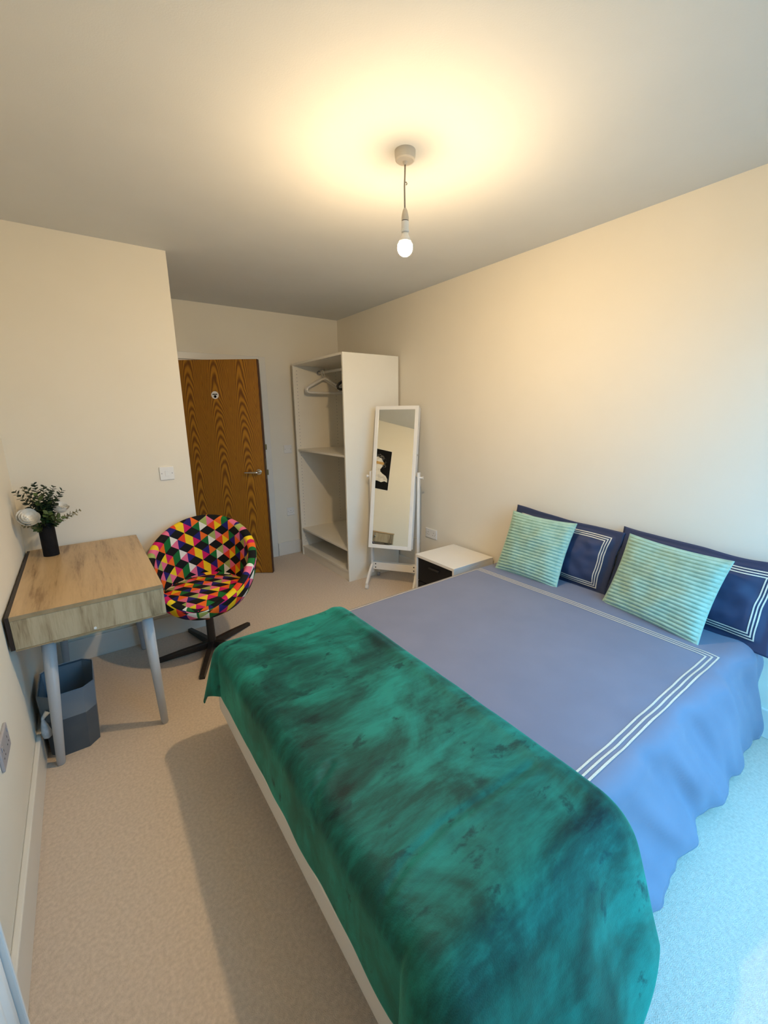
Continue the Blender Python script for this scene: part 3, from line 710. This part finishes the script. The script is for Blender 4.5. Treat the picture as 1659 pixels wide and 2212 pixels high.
def build_shell():
    me = bpy.data.meshes.new('shell'); vs = []; fs = []; uvs = []
    profs = [shell_profile(2*PI*i/NS_) for i in range(NS_)]
    K = len(profs[0]); arc = []
    for i in range(NS_):
        p = profs[i]; q = [0.0]
        for k in range(1, K): q.append(q[-1]+math.hypot(p[k][0]-p[k-1][0], p[k][1]-p[k-1][1]))
        arc.append(q)
        ph = 2*PI*i/NS_+face
        for r, z in p: vs.append((r*math.cos(ph), r*math.sin(ph), z))
    for i in range(NS_):
        j = (i+1) % NS_
        for k in range(K-1):
            fs.append((i*K+k, j*K+k, j*K+k+1, i*K+k+1))
    me.from_pydata(vs, [], fs); uvl = me.uv_layers.new(name='UVMap')
    # printed cloth: along the rim in metres, up the cloth by height
    for pi_, p in enumerate(me.polygons):
        i = pi_//(K-1); k = pi_ % (K-1)
        cor = ((i, k), (i+1, k), (i+1, k+1), (i, k+1))
        for li, (ii, kk) in zip(p.loop_indices, cor):
            U = (ii/NS_)*2*PI*0.305; V = profs[ii % NS_][kk][1]
            if kk <= 10: V = 0.2+arc[ii % NS_][kk]
            uvl.data[li].uv = (U, V)
        p.use_smooth = True
    me.materials.append(M['triangles'])
    o = bpy.data.objects.new('shell', me); C.objects.link(o); o.parent = ch; return o
build_shell()
def build_cushion():
    me = bpy.data.meshes.new('seat_cushion'); vs = []; fs = []
    prof = [(0.0, 0.462), (0.06, 0.462), (0.12, 0.460), (0.18, 0.455), (0.225, 0.446), (0.252, 0.430), (0.262, 0.410), (0.255, 0.392), (0.23, 0.384)]
    n = 48
    for r, z in prof:
        for j in range(n):
            a = 2*PI*j/n; fwd_ = math.cos(a-face)
            rr = r*(1+0.10*max(0, fwd_)); vs.append((rr*math.cos(a), rr*math.sin(a), z+0.006*fwd_*(r/0.26)))
    for i in range(len(prof)-1):
        for j in range(n): fs.append((i*n+j, (i+1)*n+j, (i+1)*n+(j+1) % n, i*n+(j+1) % n))
    me.from_pydata(vs, [], fs); uvl = me.uv_layers.new(name='UVMap'); ca, sa = math.cos(-face+PI/2), math.sin(-face+PI/2)
    for p in me.polygons:
        for li, vi in zip(p.loop_indices, p.vertices):
            x, y, z = me.vertices[vi].co; uvl.data[li].uv = (x*ca-y*sa+0.6, x*sa+y*ca+0.5+(0.462-z))
        p.use_smooth = True
    me.materials.append(M['triangles']); o = bpy.data.objects.new('seat_cushion', me); C.objects.link(o); o.parent = ch; return o
build_cushion()
b = MB(); b.lathe([(0.09, 0.300), (0.09, 0.288), (0.025, 0.284)], 24); b.build('mounting_plate', 'chair_metal', ch)
b = MB(); b.tube([(0, 0, 0.20), (0, 0, 0.29)], 0.014, 16); b.build('column', 'dark', ch, smooth=True)
b = MB(); b.tube([(0, 0, 0.025), (0, 0, 0.05), (0, 0, 0.232), (0, 0, 0.24)], [0.022, 0.026, 0.024, 0.020], 20); b.build('sleeve', 'chair_metal', ch, smooth=False)
for k in range(5):
    a = math.radians(-114+72*k); ca, sa = math.cos(a), math.sin(a); ln = 0.345
    def leg_p(s_, wv, z): return (ca*s_-sa*wv, sa*s_+ca*wv, z)
    vs = []
    for s_, hw, z0, z1 in ((0.012, 0.020, 0.020, 0.062), (0.18, 0.019, 0.012, 0.046), (ln, 0.0165, 0.0, 0.024)):
        vs += [leg_p(s_, -hw, z0), leg_p(s_, hw, z0), leg_p(s_, hw*0.8, z1), leg_p(s_, -hw*0.8, z1)]
    fs = [(0, 3, 2, 1), (8, 9, 10, 11)]
    for q in (0, 4): fs += [(q, q+1, q+5, q+4), (q+1, q+2, q+6, q+5), (q+2, q+3, q+7, q+6), (q+3, q, q+4, q+7)]
    b = MB(); b.add(vs, fs); recalc(b.build('leg', 'chair_metal', ch, 0.003))

# ------------------------------------------------------------------ waste bin
bn = thing('waste_bin', 'slate grey plastic waste bin with clear liner under the desk', 'bin', (0.128, 1.315, 0))
def oct_ring(x0, x1, y0, y1, c, z):
    return [(x0+c, y0, z), (x1-c, y0, z), (x1, y0+c, z), (x1, y1-c, z), (x1-c, y1, z), (x0+c, y1, z), (x0, y1-c, z), (x0, y0+c, z)]
def rings(rs, closed_bottom=True):
    b = MB(); o = 0
    for r in rs: b.v += [loc(p, bn) for p in r]
    for i in range(len(rs)-1):
        for j in range(8): b.f.append((i*8+j, i*8+(j+1) % 8, (i+1)*8+(j+1) % 8, (i+1)*8+j))
    if closed_bottom: b.f.append(tuple(reversed(range(8))))
    return b
BZ = 0.305
def binring(t_, d=0.0): return oct_ring(0.034-0.008*t_-d, 0.220+0.014*t_+d, 1.176+0.004*t_-d, 1.430+0.045*t_+d, 0.042, BZ*t_)
rings([binring(0.001), binring(0.5), binring(1.0)]).build('body', 'bin', bn, solid=0.004)
rings([binring(0.60, 0.003), binring(0.8, 0.0035), binring(1.0, 0.004), [(p[0], p[1], p[2]+0.004) for p in binring(1.0, -0.001)], binring(0.9, -0.008), binring(0.15, -0.012)], False).build('liner', 'liner', bn)
def knot():
    b = MB(); p0 = loc((0.036, 1.20, 0.215), bn)
    b.tube([(p0[0]+0.02, p0[1]-0.02, p0[2]+0.03), (p0[0], p0[1]-0.03, p0[2]+0.01), (p0[0], p0[1]-0.035, p0[2])], [0.012, 0.007, 0.006], 10)
    b.tube([(p0[0], p0[1]-0.035, p0[2]+0.004), (p0[0]+0.002, p0[1]-0.04, p0[2]-0.02), (p0[0]+0.004, p0[1]-0.042, p0[2]-0.05), (p0[0]+0.006, p0[1]-0.040, p0[2]-0.075), (p0[0]+0.006, p0[1]-0.038, p0[2]-0.085)], [0.006, 0.013, 0.018, 0.017, 0.006], 10)
    o = b.build('liner_knot', 'knot', bn, smooth=True); return o
knot()

# ------------------------------------------------------------------ vase and silk flowers
VX, VY, VZ = 0.128, 1.885, 0.768
b = MB(); b.lathe([(0.036, 0), (0.0365, 0.004), (0.0365, 0.181), (0.035, 0.185), (0.030, 0.185), (0.029, 0.02), (0.001, 0.02)], 28)
va = b.build('vase', 'black_vase', None, smooth=False); va.location = (VX, VY, VZ); tag(va, 'slim matte black cylinder vase on the desk', 'vase')
def rose(p, r, label, tip):
    root = thing('silk_rose', label, 'flower', (p[0], p[1], p[2]), 0, 'silk roses in the black vase')
    root.rotation_euler = tip
    pm_ = MB()
    def pf(u, v):
        a = (u-0.5)*1.75; e = v*(1.62+0.10*math.cos(3*a)); rr = r*(0.92+0.09*v**4-0.05*(2*u-1)**2*v)
        return (rr*math.sin(e)*math.cos(a), rr*math.sin(e)*math.sin(a), -r*math.cos(e)*0.95-0.05*r*v**5+0.05*r*v*math.cos(3*a))
    pm_.grid(pf, 6, 6); first = pm_.build('petal', 'rose', root, smooth=True)
    k = 0
    for ring_, (n, sc, dz, cl) in enumerate(((5, 1.0, 0.0, 0.0), (5, 0.80, 0.06, 0.0), (4, 0.58, 0.10, 0.0), (3, 0.37, 0.12, 0.1), (2, 0.18, 0.14, 0.2))):
        for j in range(n):
            o = first if k == 0 else first.copy()
            if k: C.objects.link(o); o.parent = root
            k += 1
            o.rotation_euler = (0, 0, 2*PI*j/n+ring_*0.6); o.scale = (sc, sc, sc*(1.0+cl)); o.location = (0, 0, dz*r)
    b = MB(); mi = root.matrix_basis
    base = Vector((VX+(p[0]-VX)*0.1, VY+(p[1]-VY)*0.1, VZ+0.13)); rot = Matrix.Translation(p) @ root.rotation_euler.to_matrix().to_4x4(); inv = rot.inverted()
    b.tube([inv @ (rot @ Vector((0, 0, -r*0.9))), inv @ (Vector(p)*0.5+base*0.5+Vector((0, 0, -0.005))), inv @ base], 0.0028, 6); b.build('stem', 'stem', root)
    return root
rose((0.070, 1.800, 1.010), 0.050, 'large cream silk rose leaning to the near wall out of the black vase', (0.95, 0.10, 0.25))
rose((0.205, 1.900, 1.035), 0.042, 'white silk rose behind the eucalyptus, right above the black vase', (0.35, 0.35, 0))
def sprig(tip, n, size, mat, label, seed, curl=0.02, round_=0.75):
    rnd = random.Random(seed); root = thing('eucalyptus_sprig' if mat != 'leaf_mid' else 'leafy_sprig', label, 'plant', (VX, VY, VZ+0.13), 0, 'greenery in the black vase')
    t = Vector(tip)-Vector((VX, VY, VZ+0.13)); a0 = Vector((rnd.uniform(-0.012, 0.012), rnd.uniform(-0.012, 0.012), 0))
    mid = t*0.45+Vector((-t.x*0.25, -t.y*0.25, 0.02))
    pts = [a0*(1-q)*(1-q)+mid*2*q*(1-q)+t*q*q for q in [k/10 for k in range(11)]]
    b = MB(); b.tube(pts, [0.0022-0.0012*k/10 for k in range(11)], 5); b.build('stem', 'stem', root)
    b = MB()
    for k in range(n):
        q = 0.30+0.70*k/(n-1); i = min(9, int(q*10)); f = q*10-i; P = pts[i].lerp(pts[i+1], f); d = (pts[i+1]-pts[i]).normalized()
        side = d.orthogonal().normalized(); th = k*PI/2+rnd.uniform(-0.4, 0.4)
        for sgn in (0, PI):
            sd = Matrix.Rotation(th+sgn, 3, d) @ side; dirv = (sd*0.85+d*0.5).normalized(); nn = dirv.cross(d).normalized(); ln = size*(1.1-0.5*k/n)*rnd.uniform(0.8, 1.15)
            upv = nn.cross(dirv)
            o_ = len(b.v); W_ = ln*round_*0.5
            q_ = [(0, 0, 0), (0.35, 1, 0.06), (0.7, 0.85, 0.08), (1, 0, 0.0), (0.7, -0.85, 0.08), (0.35, -1, 0.06), (0.5, 0, -0.02)]
            vs = [P+dirv*(x*ln)+nn*(y*W_)+upv*(z*ln) for x, y, z in q_]
            b.add(vs, [(0, 1, 6), (1, 2, 6), (2, 3, 6), (3, 4, 6), (4, 5, 6), (5, 0, 6)])
    lf = b.build('leaves', mat, root); lf['kind'] = 'stuff'
    return root
ES = 'dark green silk eucalyptus sprig in the black vase'; PS = 'pale olive silk sprig in the black vase'; LS = 'broad mid green silk leaves in the black vase'
for k, tp in enumerate(((0.035, 1.86, 1.135), (0.085, 1.84, 1.150), (0.150, 1.87, 1.150), (0.190, 1.90, 1.140), (0.225, 1.88, 1.120), (0.175, 1.83, 1.130), (0.110, 1.93, 1.160))):
    sprig(tp, 14, 0.036, 'leaf_dark', ES, 30+k)
for k, tp in enumerate(((0.060, 1.90, 1.150), (0.285, 1.88, 1.000), (0.265, 1.86, 0.985), (0.045, 1.80, 0.965))):
    sprig(tp, 12, 0.024, 'leaf_pale', PS, 50+k)
for k, tp in enumerate(((0.120, 1.83, 1.110), (0.160, 1.86, 1.080), (0.200, 1.83, 0.985), (0.150, 1.83, 1.010), (0.095, 1.84, 0.945), (0.180, 1.93, 1.060))):
    sprig(tp, 6, 0.046, 'leaf_mid', LS, 70+k)

# ------------------------------------------------------------------ pendant lamp
PX, PY = 1.512, 0.468
pd = thing('pendant_lamp', 'bare lit bulb pendant on a grey flex from the ceiling', 'lamp', (PX, PY, H))
b = MB(); b.lathe([(0.040, 0), (0.040, -0.012), (0.0375, -0.030), (0.033, -0.034), (0.010, -0.036), (0.006, -0.046)], 32); b.build('ceiling_rose', 'pendant', pd, smooth=False)
b = MB(); b.tube([(0, 0, -0.04), (-0.001, 0, -0.08), (-0.003, 0, -0.12), (-0.002, 0, -0.16), (-0.001, 0, -0.20)], 0.0032, 8); cbl = b.build('cable', 'cable', pd, smooth=True)
b = MB(); b.tube([(-0.003, 0, -0.105), (0.004, -0.003, -0.104), (0.007, -0.003, -0.109), (0.004, -0.002, -0.113)], 0.0022, 7); b.build('cable_clip', 'cable', cbl, smooth=True)
b = MB(); b.lathe([(0.004, -0.192), (0.009, -0.200), (0.013, -0.215), (0.0145, -0.226), (0.0145, -0.236), (0.012, -0.2365)], 20); hd = b.build('lamp_holder', 'pendant', pd, smooth=False)
b = MB(); b.lathe([(0.0135, -0.2365), (0.0135, -0.239)], 20); b.build('holder_joint', 'dark', hd)
b = MB(); b.lathe([(0.0145, -0.239), (0.0145, -0.268), (0.0165, -0.270), (0.0165, -0.276), (0.013, -0.277)], 20); b.build('skirt_ring', 'plastic_white', hd)
b = MB(); b.lathe([(0.012, -0.275), (0.014, -0.286), (0.021, -0.300), (0.0285, -0.320)], 24); b.build('bulb_base', 'plastic_white', pd, smooth=True)
prof = [(0.0285, -0.320), (0.0297, -0.327), (0.030, -0.333)]
for k in range(1, 9):
    a = k/8*PI/2; prof.append((max(0.0005, 0.030*math.cos(a)), -0.333-0.030*math.sin(a)))
b = MB(); b.lathe(prof, 24); b.build('bulb', 'bulb', pd, smooth=True)

# ------------------------------------------------------------------ switches and sockets
def plate(name, label, p, rz, wide, kind, mat='plastic_white'):
    # local x along the wall, -y out of the wall
    r = thing(name, label, 'socket' if kind == 'socket' else 'switch', p, rz)
    hw = 0.073 if wide else 0.043
    MB().box((-hw, -0.009, -0.043), (hw, 0, 0.043)).build('plate', mat, r, 0.003)
    for sx in (-1, 1):
        sxx = sx*(hw-0.012)
        b = MB(); b.disc((sxx, -0.0088, 0), (0, -1, 0), 0.0035, 10, 0.0008); b.build('screw', 'plastic_grey', r)
    if kind == 'switch':
        MB().box((-0.011, -0.0115, -0.018), (0.011, -0.0088, 0.018)).build('rocker', mat, r, 0.001)
    elif kind == 'blank':
        MB().box((-0.012, -0.0100, -0.012), (0.012, -0.0088, 0.012)).build('module', mat, r, 0.001)
    else:
        for cx in ((-0.036, 0.036) if wide else (0.0,)):
            for px, pz, w_, h_ in ((0, 0.010, 0.004, 0.008), (-0.011, -0.012, 0.0065, 0.004), (0.011, -0.012, 0.0065, 0.004)):
                MB().box((cx+px-w_/2, -0.0094, pz-h_/2), (cx+px+w_/2, -0.0088, pz+h_/2)).build('pin_slot', 'dark', r)
            MB().box((cx+(0.013 if cx >= 0 else -0.023), -0.0115, 0.018), (cx+(0.023 if cx >= 0 else -0.013), -0.0088, 0.034)).build('rocker', mat, r, 0.001)
    return r
plate('light_switch', 'white wall switch on the partition wall above the desk corner', (0.784, YS, 1.145), 0, False, 'switch')
plate('light_switch', 'white wall switch between door frame and wardrobe', (2.132, YB, 1.157), 0, False, 'switch')
plate('wall_socket', 'white wall socket low between door frame and wardrobe', (2.122, YB, 0.480), 0, False, 'socket')
plate('wall_socket', 'white double wall socket above the nightstand', (XR, 1.682, 0.464), -PI/2, True, 'socket')
plate('wall_socket', 'grey double wall socket on the wall past the desk and bin', (0, 0.635, 0.490), PI/2, True, 'socket', 'plastic_grey')

# ------------------------------------------------------------------ poster on the left wall (seen in the mirror)
pz0, pz1, py0, py1 = 1.452, 2.060, 1.010, 1.435
ps = thing('poster', 'black poster of a pale sculpted bust with gold blindfold, reflected in the mirror', 'poster', (0, (py0+py1)/2, pz0))
MB().box((0.0005, -0.2125, 0), (0.003, 0.2125, 0.608)).build('sheet', 'paper', ps)
MB().box((0.003, -0.2065, 0.006), (0.0034, 0.2065, 0.602)).build('print_ground', 'ink_black', ps)
def flat(name, pts, x, mat):
    n = len(pts); vs = [(x, a, c) for a, c in pts]+[(x+0.0004, a, c) for a, c in pts]
    fs = [tuple(range(n)), tuple(range(n, 2*n))]+[(i, (i+1) % n, n+(i+1) % n, n+i) for i in range(n)]
    b = MB(); b.add(vs, fs); return recalc(b.build(name, mat, ps))
flat('printed_bust', [(-0.185, 0.125), (-0.14, 0.135), (-0.09, 0.112), (-0.03, 0.125), (0.05, 0.118), (0.12, 0.135), (0.185, 0.128), (0.182, 0.17), (0.15, 0.215), (0.08, 0.245), (0.06, 0.27), (0.062, 0.31), (0.085, 0.35), (0.09, 0.42), (0.06, 0.465), (0.0, 0.485), (-0.06, 0.465), (-0.09, 0.42), (-0.085, 0.35), (-0.055, 0.30), (-0.06, 0.27), (-0.09, 0.245), (-0.15, 0.215), (-0.18, 0.175)], 0.0034, 'ink_white')
b = MB(); rnd = random.Random(3)
for k in range(26):
    a = rnd.uniform(-0.5, PI+0.5); r0 = rnd.uniform(0.085, 0.10); c0 = (0.0, 0.40); q = []
    for j in range(6):
        rr = r0+j*0.009; aa = a+0.22*math.sin(j*1.1+k); q.append((0.0042, c0[0]+rr*math.cos(aa)*1.05, c0[1]+rr*math.sin(aa)*0.95))
    b.tube(q, [0.0011]*6, 5)
    b.v = [(0.0040+0.15*(p[0]-0.0042), p[1], p[2]) for p in b.v]
b.build('printed_curls', 'ink_white', ps)
flat('printed_blindfold', [(-0.10, 0.375), (0.10, 0.375), (0.105, 0.415), (-0.105, 0.415)], 0.0040, 'gold')

# ------------------------------------------------------------------ radiator on the left wall
rd = thing('radiator', 'white panel radiator on the left wall near the window', 'radiator', (0.0, -0.60, 0))
def rad_face(u, v):
    y = -0.48+u*0.96; ridge = 0.004*math.cos(u*2*PI*24) if 0.03 < u < 0.97 else -0.004
    return (0.086+ridge, y, 0.14+v*0.60)
b = MB(); b.grid(rad_face, 192, 2); b.build('front_panel', 'radiator', rd, smooth=True, solid=0.002)
MB().box((0.030, -0.48, 0.14), (0.080, 0.48, 0.74)).build('body', 'radiator', rd, 0.006)
MB().box((0.030, -0.49, 0.742), (0.092, 0.49, 0.752)).build('top_grille', 'radiator', rd, 0.003)
for y in (-0.484, 0.484):
    MB().box((0.030, min(y, y*1.02), 0.14), (0.092, max(y, y*1.02), 0.742)).build('end_panel', 'radiator', rd, 0.003)
for y in (-0.35, 0.35): MB().box((0.002, y-0.02, 0.30), (0.030, y+0.02, 0.62)).build('wall_bracket', 'radiator', rd)
b = MB(); b.tube([(0.055, -0.45, 0.14), (0.055, -0.45, 0.0)], 0.0075, 10); b.build('pipe', 'chrome', rd, smooth=True)
